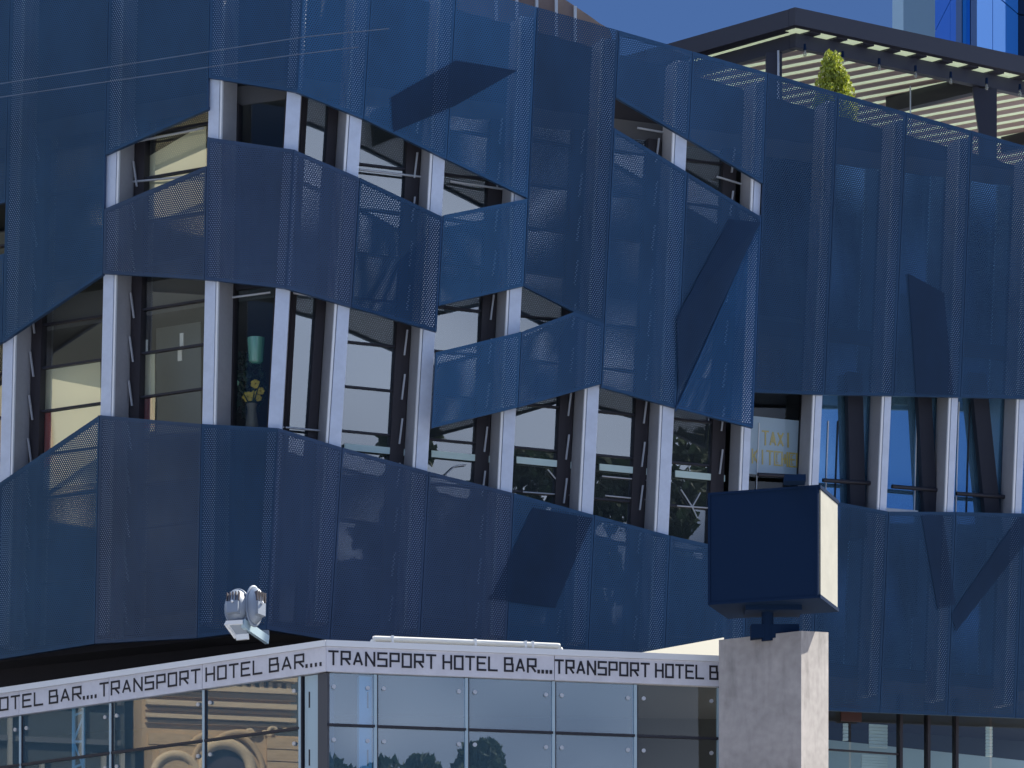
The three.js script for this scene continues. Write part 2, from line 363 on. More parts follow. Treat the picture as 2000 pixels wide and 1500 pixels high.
// steel braces between the screens and the glass
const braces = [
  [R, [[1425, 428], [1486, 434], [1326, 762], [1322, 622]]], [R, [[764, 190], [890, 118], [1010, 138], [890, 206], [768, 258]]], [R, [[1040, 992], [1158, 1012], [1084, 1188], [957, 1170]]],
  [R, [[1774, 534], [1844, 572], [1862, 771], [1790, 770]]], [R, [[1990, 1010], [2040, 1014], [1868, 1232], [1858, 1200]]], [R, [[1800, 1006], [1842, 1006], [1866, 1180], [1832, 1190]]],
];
for (const [f, pl] of braces) { // added sheets that paint the darkness behind the screens, with a steel plate behind
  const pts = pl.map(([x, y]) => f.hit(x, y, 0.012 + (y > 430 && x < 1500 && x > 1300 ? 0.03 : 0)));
  part('added_dark_sheet', sheet(pts, pl.map(([x, y]) => new THREE.Vector2(x, -y)), f), skinMats[4], tower);
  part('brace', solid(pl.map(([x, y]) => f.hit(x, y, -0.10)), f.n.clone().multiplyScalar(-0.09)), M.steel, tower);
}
// leaning columns just inside the tall panes on the right, and the rail in front of them
for (const [x0, y0, x1, y1, w] of [[1664, 770, 1672, 1010, 0.24], [1798, 770, 1815, 1010, 0.22], [1905, 770, 1938, 1010, 0.25], [2030, 770, 2064, 1010, 0.25]]) {
  const A = R.hit(x0, y0 - 40, -0.43), B = R.hit(x1, y1 + 40, -0.43);
  part('leaning_column', bar(B, A, R.t, -w / 2, w / 2, R.n, -0.01, 0.09), M.steel, tower);
}
for (const [xa, ya, xb, yb] of [[1480, 927, 1580, 932], [1607, 938, 1717, 945], [1742, 950, 1850, 959], [1868, 964, 1980, 972]]) {
  part('rail', tube([R.hit(xa, ya, -0.34), R.hit(xb, yb, -0.34)], 0.03), M.transom, tower);
}
// pale rods across the upper openings and beside the corner
for (const [f, xa, ya, xb, yb, o] of [[R, 702, 331, 836, 347, -0.42], [R, 880, 354, 1006, 373, -0.42], [R, 1245, 250, 1316, 262, -0.42], [R, 1400, 345, 1462, 364, -0.42], [R, 570, 572, 614, 577, -0.4], [R, 548, 834, 634, 842, -0.4], [C, 438, 583, 528, 571, -0.4], [L, 246, 356, 398, 342, -0.42], [L, 250, 280, 398, 250, -0.42]])
  part('rod', tube([f.hit(xa, ya, o), f.hit(xb, yb, o)], 0.016, 6), M.rod, tower);
// pale sill rail behind the louvred panes
for (const [c, xa, ya, xb, yb] of [[4, 672, 871, 800, 884], [5, 842, 885, 964, 899], [6, 1008, 897, 1124, 911], [7, 1170, 911, 1280, 925], [8, 1318, 924, 1415, 935]]) {
  const A = R.hit(xa, ya, -0.455), B = R.hit(xb, yb, -0.455); B.y = A.y - 0.002;
  part('sill_rail', bar(A, B, UP, -0.055, 0.035, R.n, -0.004, 0.02), M.aqua, tower);
}

for (const pl of [[[870, 927], [888, 911], [910, 908]], [[1070, 917], [1108, 962]], [[1115, 960], [1130, 934]], [[1021, 961], [1124, 968]], [[1182, 968], [1284, 978]], [[1330, 956], [1352, 990], [1362, 1012]], [[1352, 990], [1368, 962]], [[1322, 988], [1412, 994]], [[1176, 930], [1282, 940]]]) part('stay_rod', tube(pl.map(([x, y]) => R.hit(x, y, -0.46)), 0.011, 6, 12), M.rod, tower);
for (const [x, y0, y1, m] of [[1615, 822, 985, M.cap], [1677, 825, 990, M.cap], [1789, 775, 1000, M.cap], [1870, 785, 1000, M.cap], [1480, 826, 960, M.cap], [1634, 822, 985, M.transom], [1891, 790, 1000, M.transom]]) part('blind_cord', tube([R.hit(x + 3, y0, -0.485), R.hit(x - 3, y1, -0.485)], 0.009, 6), m, tower);
part('sill', bar(R.hit(1726, 1000, -0.47), R.hit(1790, 1005, -0.47), UP, 0, 0.05, R.n, 0, 0.05), M.cap, tower);

// ------------------------------------------------------------------ bar pavilion
const pav = thing('bar_pavilion', 'low glass bar pavilion with white lettered fascia in front of the screens', 'pavilion');
const bc = at(637, 1250, 54);
const BR = new Face(bc, dirOf(12.4), UP), BL = new Face(bc, dirOf(-37.6), UP);
const YF = bc.y, FH = 0.388;
const sOf = (f, px, py = 1290) => f.uv(f.hit(px, py))[0];
const W = (f, s, y, o = 0) => f.p.clone().addScaledVector(f.t, s).addScaledVector(UP, y).addScaledVector(f.n, o); // y measured from the fascia's top
const fasciaPanels = [[BL, -160, 37], [BL, 37, 213], [BL, 213, 395], [BL, 395, 637], [BR, 637, 1083], [BR, 1083, 1406]];
const panelObj = [];
for (const [f, xa, xb] of fasciaPanels) {
  const a = sOf(f, xa) + 0.004, b = sOf(f, xb) - 0.004;
  const p = part('fascia_panel', bar(W(f, a, -FH), W(f, b, -FH), UP, 0, FH - 0.078, f.n, -0.10, 0), M.fascia, pav);
  panelObj.push([f, a, b, p]);
  part('fascia_capping', bar(W(f, a - 0.004, -0.076), W(f, b + 0.004, -0.076), UP, 0, 0.076, f.n, -0.12, 0.02), M.cap, p);
}
const STROKES = {
  T: [[0, 1, 1, 1], [0.5, 0, 0.5, 1]], R: [[0, 0, 0, 1], [0, 1, 1, 1], [1, 1, 1, 0.45], [1, 0.45, 0, 0.45], [0.45, 0.45, 1, 0]], A: [[0, 0, 0.5, 1], [0.5, 1, 1, 0], [0.2, 0.3, 0.8, 0.3]],
  N: [[0, 0, 0, 1], [0, 1, 1, 0], [1, 0, 1, 1]], S: [[1, 1, 0, 1], [0, 1, 0, 0.52], [0, 0.52, 1, 0.52], [1, 0.52, 1, 0], [1, 0, 0, 0]], P: [[0, 0, 0, 1], [0, 1, 1, 1], [1, 1, 1, 0.42], [1, 0.42, 0, 0.42]],
  O: [[0, 0, 0, 1], [0, 1, 1, 1], [1, 1, 1, 0], [1, 0, 0, 0]], H: [[0, 0, 0, 1], [1, 0, 1, 1], [0, 0.5, 1, 0.5]], E: [[0, 0, 0, 1], [0, 1, 1, 1], [0, 0.52, 0.85, 0.52], [0, 0, 1, 0]], L: [[0, 0, 0, 1], [0, 0, 1, 0]],
  B: [[0, 0, 0, 1], [0, 1, 0.9, 1], [0, 0.52, 1, 0.52], [0, 0, 1, 0], [1, 0, 1, 0.52], [0.9, 0.52, 0.9, 1]], '.': [[0, 0, 0.0, 0.09]],
  K: [[0, 0, 0, 1], [1, 1, 0, 0.45], [0.25, 0.55, 1, 0]], I: [[0.5, 0, 0.5, 1]], C: [[1, 1, 0, 1], [0, 1, 0, 0], [0, 0, 1, 0]], X: [[0, 0, 1, 1], [0, 1, 1, 0]],
};
function glyph(ch, f, s, y, w, h, th, o0, o1) {
  const gs = []; let k = 0;
  for (const [x0, y0, x1, y1] of STROKES[ch]) {
    const A = W(f, s + x0 * w, y + y0 * h), B = W(f, s + x1 * w, y + y1 * h), d = B.clone().sub(A).normalize(), X = d.clone().cross(f.n).normalize();
    const e = (Math.abs(d.y) < 0.05 || Math.abs(d.y) > 0.999) ? th / 2 : 0;
    A.addScaledVector(d, -e); B.addScaledVector(d, e);
    gs.push(bar(A, B, X, -th / 2, th / 2, f.n, o0, o1 + 0.0004 * k++));
  }
  return merged(gs);
}
function word(text, f, xa, xb) {                                             // fill the span between two photo columns on the fascia
  const n = text.length, a = sOf(f, xa), b = sOf(f, xb), dots = text[0] === '.';
  const adv = (b - a) / (n - (dots ? 0.6 : 0.28)), w = adv * 0.68, h = 0.158, y = -FH + 0.092;
  for (let i = 0; i < n; i++) {
    const s = a + i * adv, own = panelObj.find((p) => p[0] === f && s + w / 2 >= p[1] && s + w / 2 <= p[2] + 0.01);
    if (own) part('letter', glyph(text[i], f, s, y, w, h, dots ? 0.034 : 0.025, 0.0015, 0.005), M.letter, own[3]);
  }
}
word('HOTEL', BL, -22, 84); word('BAR', BL, 97, 159); word('....', BL, 164, 190); word('TRANSPORT', BL, 196, 391); word('HOTEL', BL, 403, 512); word('BAR', BL, 527, 594); word('....', BL, 599, 630);
word('TRANSPORT', BR, 643, 851); word('HOTEL', BR, 866, 971); word('BAR', BR, 986, 1047); word('....', BR, 1052, 1079); word('TRANSPORT', BR, 1085, 1268); word('HOTEL', BR, 1281, 1374); word('B', BR, 1387, 1402);
{
  // roof, ceiling, back wall and floor of the pavilion
  const a = W(BL, sOf(BL, -155), 0, -0.13), b = W(BL, -0.05, 0, -0.13), c = W(BR, 0.05, 0, -0.13), d = W(BR, sOf(BR, 1500), 0, -0.13);
  const plan = [[a.x, a.z], [b.x, b.z], [c.x, c.z], [d.x, d.z], [d.x + 0.4, d.z - 2.6], [-2.5, -57.6], [a.x - 0.2, a.z - 1.6]];
  part('roof_slab', slab(plan, YF - 0.34, YF - 0.02), M.slab, pav);
  part('floor', slab(plan, 7.0, 7.12), M.slab, pav);
  part('back_wall', merged([beam(V(d.x + 0.4, 9.2, d.z - 2.6), V(-2.5, 9.2, -57.6), 0.1, 4.1, undefined), beam(V(-2.5, 9.2, -57.6), V(a.x - 0.2, 9.2, a.z - 1.6), 0.1, 4.1)]), M.inner, pav);
  // panes, joints, transom
  const rowsR = [[637, 735], [735, 913], [913, 1083], [1083, 1243], [1243, 1406]], rowsL = [[-150, 37], [37, 213], [213, 395], [395, 583]];
  const yT = -FH - 0.012, yM = -(BR.p.y - BR.hit(735, 1419, -0.05).y), yBm = -4.3;
  for (const [f, rows] of [[BR, rowsR], [BL, rowsL]]) for (const [xa, xb] of rows) {
    const s0 = sOf(f, xa, 1400) + 0.012, s1 = sOf(f, xb, 1400) - 0.012, gm = xa === 1243 ? G.clear : G.bar;
    const ymid = yM;
    for (const [y0, y1] of [[ymid + 0.015, yT], [yBm, ymid - 0.015]]) {
      const j = rr(-0.004, 0.004), k = rr(-0.004, 0.004);
      const p = part('pane', quad(W(f, s0, y0, -0.05 + j), W(f, s1, y0, -0.05 + k), W(f, s1, y1, -0.05 + k), W(f, s0, y1, -0.05 + j), f), gm, pav);
      // patch clips at the pane corners
      for (const s of [s0 + 0.09, s1 - 0.09]) for (const y of [y1 - 0.17]) part('clip', new THREE.CylinderGeometry(0.026, 0.026, 0.02, 14).rotateX(Math.PI / 2).applyQuaternion(new THREE.Quaternion().setFromUnitVectors(V(0, 0, 1), f.n)).translate(...W(f, s, y, -0.035).toArray()), M.rod, p);
    }
    part('mullion', bar(W(f, s1 + 0.004, yBm, 0), W(f, s1 + 0.004, yT, 0), f.t, -0.016, 0.022, f.n, -0.09, -0.025), M.paleSteel, pav);
    part('joint_seal', bar(W(f, s1 + 0.030, yBm, 0), W(f, s1 + 0.030, yT, 0), f.t, -0.003, 0.012, f.n, -0.085, -0.03), M.transom, pav);
    part('transom', bar(W(f, s0, ymid, 0), W(f, s1, ymid, 0), UP, -0.016, 0.016, f.n, -0.075, -0.02), M.transom, pav);
  }
  // wide pale column left of the corner, dark corner post and pale column to its right
  const k0 = sOf(BL, 587, 1400), k1 = sOf(BL, 617, 1400);
  const col = part('corner_column', bar(W(BL, k0, yBm), W(BL, k0, yT), BL.t, 0.02, k1 - k0, BL.n, -0.2, -0.06), M.paleSteel, pav);
  for (const y of [-0.60, -1.32]) part('slot', bar(W(BL, k0 + 0.085, y - 0.2), W(BL, k0 + 0.085, y), BL.t, 0, 0.02, BL.n, -0.08, -0.055), M.transom, col);
  part('corner_post', bar(W(BL, k1 + 0.006, yBm), W(BL, k1 + 0.006, yT), BL.t, 0, -k1 - 0.012, BL.n, -0.16, -0.03), std(0.07, 0.075, 0.09, 0.5), pav);
  const c2 = sOf(BR, 706, 1400), c3 = sOf(BR, 731, 1400);
  const col2 = part('inner_column', bar(W(BR, c2, yBm), W(BR, c2, yT), BR.t, 0, c3 - c2, BR.n, -0.3, -0.16), M.paleSteel, pav);
  for (const y of [-0.60, -1.32]) part('slot', bar(W(BR, c2 + 0.1, y - 0.2), W(BR, c2 + 0.1, y), BR.t, 0, 0.016, BR.n, -0.16, -0.152), M.transom, col2);
}

// ------------------------------------------------------------------ concrete pillar with lit parapet
{
  const p = thing('concrete_pillar', 'pale grey concrete pillar beside the bar fascia under the box sign', 'pillar');
  const tl = at(1404, 1250, 54.62), tc = at(1565, 1232, 54.0), tr = at(1618, 1235, 54.75);
  const bk = tl.clone().add(tr).sub(tc); bk.y = tl.y;
  const dn = (q) => V(q.x, 7, q.z);
  part('shaft', hexa(dn(tl), dn(tc), dn(tr), dn(bk), tl, tc, tr, bk), M.concrete, p);
  const q = thing('sloping_parapet', 'sunlit cream wedge rising behind the fascia to the concrete pillar', 'parapet');
  const nn = V(0.5, 0.45, 0.74).normalize(), o = at(1410, 1246, 56.4);         // leaning face that looks up toward the sun
  const on = (px, py) => { const r = ray(px, py); return r.multiplyScalar(o.clone().sub(EYE).dot(nn) / r.dot(nn)).add(EYE); };
  part('wedge', solid([on(1222, 1280), on(1222, 1300), on(1414, 1300), on(1414, 1245)], V(-0.15, -0.1, -0.5)), std(0.50, 0.48, 0.39, 0.7), q);
}

// ------------------------------------------------------------------ box sign on its stand
{
  const g = thing('box_sign', 'black square box sign with white side standing on the concrete pillar', 'sign');
  const d = 53.6, fl = dirOf(-19), fr = dirOf(72);
  const F1 = new Face(at(1598, 947, d), fl, UP), S1 = new Face(at(1598, 947, d), fr, UP);
  const A = F1.hit(1383, 964), B = at(1598, 947, d), Cc = S1.hit(1634, 974); const yTop = B.y, yBot = at(1597, 1168, d).y;
  const P = (q, y) => V(q.x, y, q.z), Dd = A.clone().add(Cc).sub(B);
  part('case', hexa(P(A, yBot), P(B, yBot), P(Cc, yBot), P(Dd, yBot), P(A, yTop), P(B, yTop), P(Cc, yTop), P(Dd, yTop)), M.black, g);
  const w = A.distanceTo(B), e = Cc.distanceTo(B);
  // thin frame on the front face and the white side panel
  const T = (s, y, o) => B.clone().addScaledVector(fl, -w + s).setY(y).addScaledVector(F1.n, o);
  for (const [a, b, X] of [[T(0, yBot, 0), T(w, yBot, 0), UP], [T(0, yTop - 0.03, 0), T(w, yTop - 0.03, 0), UP]]) part('face_frame', bar(a, b, X, 0, 0.03, F1.n, 0.001, 0.012), M.black, g);
  for (const s of [0, w - 0.03]) part('face_frame', bar(T(s, yBot + 0.031, 0), T(s, yTop - 0.031, 0), fl, 0, 0.03, F1.n, 0.001, 0.012), M.black, g);
  const Q = (s, y, o) => B.clone().addScaledVector(fr, s).setY(y).addScaledVector(S1.n, o);
  part('white_side', bar(Q(0.05, yBot + 0.05, 0), Q(0.05, yTop - 0.05, 0), fr, 0, e - 0.08, S1.n, 0.002, 0.02), std(0.44, 0.43, 0.37, 0.6, 0, { map: grime }), g, 'cream white side panel of the box sign');
  for (const y of [yBot, yTop - 0.045]) part('side_trim', bar(Q(0, y, 0), Q(e, y, 0), UP, 0, 0.045, S1.n, 0.001, 0.03), M.black, g);
  const mid = A.clone().add(Cc).multiplyScalar(0.5);
  const capC = at(1552, 940, 53.5);
  part('top_cap', boxAt(capC.x, yTop + 0.04, capC.z, 0.26, 0.08, 0.26), M.black, g);
  const py = at(1565, 1232, 54).y, pc = at(1515, 1200, 54.0);
  part('post', new THREE.CylinderGeometry(0.075, 0.075, yBot - py + 0.1, 16).translate(at(1499, 1200, 54.25).x, (yBot + py) / 2 - 0.03, -54.25), M.black, g);
  part('base_plate', boxAt(at(1513, 1216, 54.3).x, py + 0.035, -54.3, 0.6, 0.17, 0.22), M.black, g);
  part('under_plate', boxAt(mid.x, yBot - 0.03, mid.z, 0.7, 0.06, 0.5), M.black, g);
}

// ------------------------------------------------------------------ twin floodlight over the bar roof
{
  const g = thing('twin_floodlight', 'grey twin floodlight with finned backs on a bracket above the bar fascia', 'floodlight');
  const d = 55.2, m = d / F;
  const head = (px, py, w, h, turn, name) => {
    const c = at(px, py, d), q = new THREE.Group();
    const shell = new THREE.SphereGeometry(1, 28, 18, 0, Math.PI * 2, 0, Math.PI / 2).rotateX(Math.PI / 2).scale(w * m / 2, h * m / 2, w * m * 0.62);
    const rim = new THREE.TorusGeometry(1, 0.09, 10, 36).scale(w * m / 2 * 1.04, h * m / 2 * 1.04, 0.18);
    const pos = (x) => flat(x).rotateY(turn).rotateX(-0.25).translate(c.x, c.y, c.z);
    const hd = part(name, pos(shell), M.lampGrey, g);
    part('rim', pos(rim), M.lampGrey, hd);
    for (let k = -2; k <= 2; k++) part('cooling_fin', pos(boxAt(k * w * m * 0.13, h * m * 0.16, w * m * 0.50, 0.012, h * m * 0.26, w * m * 0.26)), M.lampDark, hd);
    part('gear_box', pos(new THREE.BoxGeometry(w * m * 0.5, h * m * 0.34, w * m * 0.26).translate(0, -h * m * 0.17, w * m * 0.52)), M.lampGrey, hd);
    part('knob', pos(new THREE.SphereGeometry(0.018, 10, 8).translate(0, -h * m * 0.02, w * m * 0.68)), M.cap, hd);
    return c;
  };
  head(463, 1186, 46, 70, -0.25, 'lamp_head'); head(496, 1184, 38, 78, 0.75, 'lamp_head');
  const a = at(441, 1217, d - 0.15), b = at(474, 1215, d - 0.15), c2 = at(528, 1244, d + 0.3), e = at(513, 1253, d + 0.3), f2 = at(486, 1243, d), g2 = at(461, 1245, d);
  part('bracket_tray', merged([beam(a, b, 0.05, 0.05), beam(a, g2, 0.04, 0.04), beam(g2, f2, 0.06, 0.07)]), M.cap, g);
  part('tray_plate', solid([a, b, f2, g2], V(0, 0.012, -0.02)), M.lampGrey, g);
  part('bracket_arm', beam(b.clone().lerp(f2, 0.1), at(522, 1250, d + 0.4), 0.05, 0.11), M.paleSteel, g);
  part('arm_foot', boxAt(at(519, 1238, d + 0.4).x, at(519, 1238, d + 0.4).y, -d - 0.45, 0.08, 0.1, 0.1), M.lampGrey, g);
  part('yoke', beam(at(470, 1222, d), at(488, 1216, d + 0.1), 0.1, 0.04), M.lampDark, g);
}
// ------------------------------------------------------------------ white pipe along the bar roof
{
  const g = thing('roof_pipe', 'white drain pipe with end elbows lying along the bar roof', 'pipe');
  const f = new Face(BR.p.clone().addScaledVector(BR.n, -0.35), BR.t, UP);
  const a = f.hit(726, 1247), b = f.hit(1096, 1262); b.y = a.y;
  const dn = V(0, -0.2, 0), q = 0.07;
  part('pipe_run', tube([a.clone().add(dn), a.clone().add(V(0, -q, 0)), a.clone().addScaledVector(f.t, 0.03).add(V(0, -0.02, 0)), a.clone().addScaledVector(f.t, q), b.clone().addScaledVector(f.t, -q), b.clone().addScaledVector(f.t, -0.03).add(V(0, -0.02, 0)), b.clone().add(V(0, -q, 0)), b.clone().add(dn)], 0.036, 12, 160), M.white, g);
  for (const px of [766, 928, 1026, 1040]) { const c = f.hit(px, 1252); c.y = a.y; part('pipe_clip', beam(c.clone().addScaledVector(f.t, -0.014), c.clone().addScaledVector(f.t, 0.014), 0.09, 0.085), M.cap, g); }
  part('pipe_run', tube([a.clone().addScaledVector(f.t, 0.2).add(V(0, -0.09, 0)), b.clone().addScaledVector(f.t, -0.1).add(V(0, -0.09, 0))], 0.022, 10), M.white, g);
}
// ------------------------------------------------------------------ wires across the upper screens
[[[[-60, 173], [200, 133], [590, 73], [760, 56]], 'upper'], [[[-60, 199], [200, 161], [570, 108], [700, 92]], 'lower']].forEach(([pl, k]) => solo('overhead_wire', tube(pl.map(([x, y]) => at(x, y, 55.5)), 0.006, 6, 40), std(0.07, 0.10, 0.16, 0.5), `thin grey overhead wire across the top of the screens, ${k} of the two`, 'wire', 'overhead wires'));

// ------------------------------------------------------------------ pergola on the roof
{
  const g = thing('roof_pergola', 'dark steel roof pergola with brown slats above the screens', 'pergola');
  const corner = at(1553, 14, 65), Y1 = corner.y;                            // top of the outer fascia
  const dr = dirOf(32), dl = dirOf(180 - 42.5).setY(0), ds = dirOf(-32);     // beams to the right and to the left, slats
  dl.set(-Math.cos(rad(42.5)), 0, -Math.sin(rad(42.5)));
  const P = (a, b, y) => corner.clone().addScaledVector(dr, a).addScaledVector(dl, b).setY(y);
  const fh = 0.262;
  part('outer_beam', solid([P(0, 0, Y1), P(14, 0, Y1), P(14, 0.12, Y1), P(0.0, 0.12, Y1)], V(0, -fh, 0)), M.pergola, g);
  part('outer_beam', solid([P(0.12, 0.125, Y1 - 0.004), P(0.12, 6, Y1 - 0.004), P(0, 6, Y1 - 0.004), P(0, 0.125, Y1 - 0.004)], V(0, -fh, 0)), M.pergola, g);
  const YL = Y1 - 0.285, lh = 0.21, set = 0.26;
  part('inner_beam', solid([P(set, set, YL), P(14, set, YL), P(14, set + 0.12, YL), P(set, set + 0.12, YL)], V(0, -lh, 0)), M.pergola, g);
  part('inner_beam', solid([P(set, set + 0.125, YL - 0.003), P(set + 0.12, set + 0.125, YL - 0.003), P(set + 0.12, 6, YL - 0.003), P(set, 6, YL - 0.003)], V(0, -lh, 0)), M.pergola, g);
  // translucent sheet, joists and slats
  part('roof_sheet', solid([P(0.13, 0.13, Y1 - 0.255), P(14, 0.13, Y1 - 0.255), P(14, 9, Y1 - 0.255), P(0.13, 9, Y1 - 0.255)].map((p) => p), V(0, 0.004, 0)), M.roofSheet, g);
  for (let k = 0; k < 26; k++) { const s = 0.40 + k * 0.50; part('joist', solid([P(s, 0.125, Y1 - 0.257), P(s + 0.19, 0.125, Y1 - 0.257), P(s + 0.19, set + 0.16, Y1 - 0.257), P(s, set + 0.16, Y1 - 0.257)], V(0, -0.026, 0)), M.pergola, g); }
  part('soffit_board', solid([P(0.125, 0.34, Y1 - 0.257), P(set - 0.05, 0.34, Y1 - 0.257), P(set - 0.05, 6, Y1 - 0.257), P(0.125, 6, Y1 - 0.257)], V(0, -0.015, 0)), M.pergola, g);
  const nS = V(-ds.z, 0, ds.x).multiplyScalar(-1);                            // across the slats, away from the camera
  for (let k = -4; k < 40; k++) {
    const o = P(set + 0.2, set + 0.2, 0).addScaledVector(nS, k * 0.335);
    // clip the slat to the area behind the inner beams
    const c = corner.clone(), inv = (q) => { const dx = q.x - c.x, dz = q.z - c.z, det = dr.x * dl.z - dr.z * dl.x; return [(dx * dl.z - dz * dl.x) / det, (dr.x * dz - dr.z * dx) / det]; };
    let lo = 1e9, hi = -1e9; for (let s = -14; s < 14; s += 0.05) { const [a, b] = inv(o.clone().addScaledVector(ds, s)); if (a > set + 0.15 && b > set + 0.15 && a < 13.5 && b < 8.5) { lo = Math.min(lo, s); hi = Math.max(hi, s); } }
    if (hi - lo < 0.3) continue;
    const A = o.clone().addScaledVector(ds, lo).setY(Y1 - 0.264), B = o.clone().addScaledVector(ds, hi).setY(Y1 - 0.264);
    part('slat', bar(A, B, nS, -0.088, 0.088, UP, -0.006, 0.006), M.slat, g);
  }
  const onY = (px, py, y) => { const r = ray(px, py); return r.multiplyScalar((y - EYE.y) / r.y).add(EYE); };
  // cross beams under the slats and posts
  for (const [xa, ya, xb, yb] of [[1735, 206, 1905, 166], [1960, 285, 2140, 243]]) { const A = onY(xa, ya, YL - 0.1), B = onY(xb, yb, YL - 0.1); part('cross_beam', beam(A, B, 0.14, 0.26), M.pergola, g); }
  for (const [px, py, w] of [[1512, 100, 0.24], [1930, 170, 0.27]]) {
    const t = onY(px, py, YL - lh);
    const q = part('post', boxAt(t.x, (t.y + 19.9) / 2 - 0.02, t.z - 0.1, w, t.y - 19.9, 0.2), M.pergola, g);
    if (px < 1600) part('downpipe', tube([V(t.x + 0.06, t.y, t.z + 0.03), V(t.x + 0.06, 20, t.z + 0.03)], 0.018), M.rod, q);
    else part('gusset', solid([V(t.x - 0.24, t.y, t.z - 0.1), V(t.x - w / 2, t.y, t.z - 0.1), V(t.x - w / 2, t.y - 0.75, t.z - 0.1)], V(0, 0, 0.1)), M.pergola, q);
  }
  part('tie_rod', tube([onY(1778, 168, YL - 0.25), onY(1778, 168, YL - 0.25).setY(20)], 0.012, 6), M.rod, g);
  // festoon bulbs under the inner beam
  const names = ['nearest the pergola corner', 'second from the pergola corner', 'third from the pergola corner', 'fourth from the pergola corner', 'beside the tall post', 'on the tall post', 'beyond the tall post'];
  [[1572, 92], [1646, 106], [1717, 120], [1788, 134], [1857, 146], [1927, 158], [1992, 170]].forEach(([px, py], k) => {
    const F2 = new Face(P(set, set, YL).addScaledVector(V(-dr.z, 0, dr.x), 0).clone().add(V(0.02, 0, 0.06)), dr, UP), q = F2.hit(px, py, 0.06);
    const b = thing('festoon_bulb', `small hanging festoon bulb, ${names[k]}`, 'bulb', 'festoon bulbs');
    part('socket', new THREE.CylinderGeometry(0.02, 0.024, 0.09, 10).translate(q.x, q.y, q.z), M.black, b);
    part('globe', new THREE.LatheGeometry([[0.001, -0.10], [0.018, -0.095], [0.028, -0.07], [0.026, -0.05], [0.014, -0.02], [0.011, 0]].map(([x, y]) => new THREE.Vector2(x, y)), 12).translate(q.x, q.y - 0.045, q.z), new THREE.MeshPhysicalMaterial({ color: rgb(0.7, 0.7, 0.62), roughness: 0.1, transmission: 0.75, thickness: 0, ior: 1.6 }), b);
  });
}

// ------------------------------------------------------------------ foliage
function leaves(n, place, size, tint) {
  const pos = [], col = [], c = new THREE.Color();
  const q = new THREE.Quaternion(), e = new THREE.Euler();
  for (let i = 0; i < n; i++) {
    const [p, k] = place(i); e.set(rr(-1.3, 1.3), rr(0, 6.3), rr(-1, 1)); q.setFromEuler(e);
    const s = size * rr(0.6, 1.4), L1 = [V(-0.35 * s, 0, 0), V(0, -0.6 * s, 0.1 * s), V(0.35 * s, 0, 0), V(0, 0.6 * s, 0.1 * s)].map((v) => v.applyQuaternion(q).add(p));
    tint(c, k);
    for (const j of [0, 1, 2, 0, 2, 3]) { pos.push(L1[j].x, L1[j].y, L1[j].z); col.push(c.r, c.g, c.b); }
  }
  const g = new THREE.BufferGeometry(); g.setAttribute('position', new THREE.Float32BufferAttribute(pos, 3)); g.setAttribute('color', new THREE.Float32BufferAttribute(col, 3)); g.computeVertexNormals(); return g;
}
const leafMat = new THREE.MeshPhysicalMaterial({ vertexColors: true, roughness: 0.9, transmission: 0.35, thickness: 0, side: THREE.DoubleSide });
{
  const s = thing('conifer_shrub', 'bright yellow green conifer shrub behind the screen top under the pergola', 'shrub');
  const base = at(1632, 250, 62.6), top = at(1624, 102, 62.6), h = top.y - base.y;
  const lobes = []; for (let k = 0; k < 26; k++) { const t = rr(0.05, 0.97), a = rr(0, 6.3), w = 0.30 * Math.pow(1 - t, 0.55) + 0.02; lobes.push([V(base.x + Math.cos(a) * w * 0.75 - (t * 0.04), base.y + t * h * 0.94, base.z + Math.sin(a) * w * 0.75), 0.10 + 0.06 * (1 - t)]); }
  part('crown', leaves(4200, (i) => { const [c, r] = lobes[i % lobes.length]; const u = rr(-1, 1), a = rr(0, 6.3), q = Math.sqrt(1 - u * u), k = Math.cbrt(rnd()); return [V(c.x + r * k * q * Math.cos(a), c.y + r * 1.5 * k * u, c.z + r * k * q * Math.sin(a)), k]; }, 0.05, (c) => { const m = rr(0.6, 1.25); c.setRGB(0.42 * m, 0.47 * m, 0.05 * m); }), leafMat, s);
  part('trunk', new THREE.CylinderGeometry(0.02, 0.035, h * 0.8, 8).translate(base.x, base.y + h * 0.3, base.z), M.bark, s);
  const tub = solo('planter_tub', new THREE.LatheGeometry([[0.0, 0], [0.24, 0], [0.3, 0.55], [0.27, 0.55], [0.25, 0.5], [0, 0.5]].map(([x, y]) => new THREE.Vector2(x, y)), 24).translate(base.x, 19.98, base.z), M.concrete, 'round planter tub holding the conifer shrub behind the screen', 'planter');
}
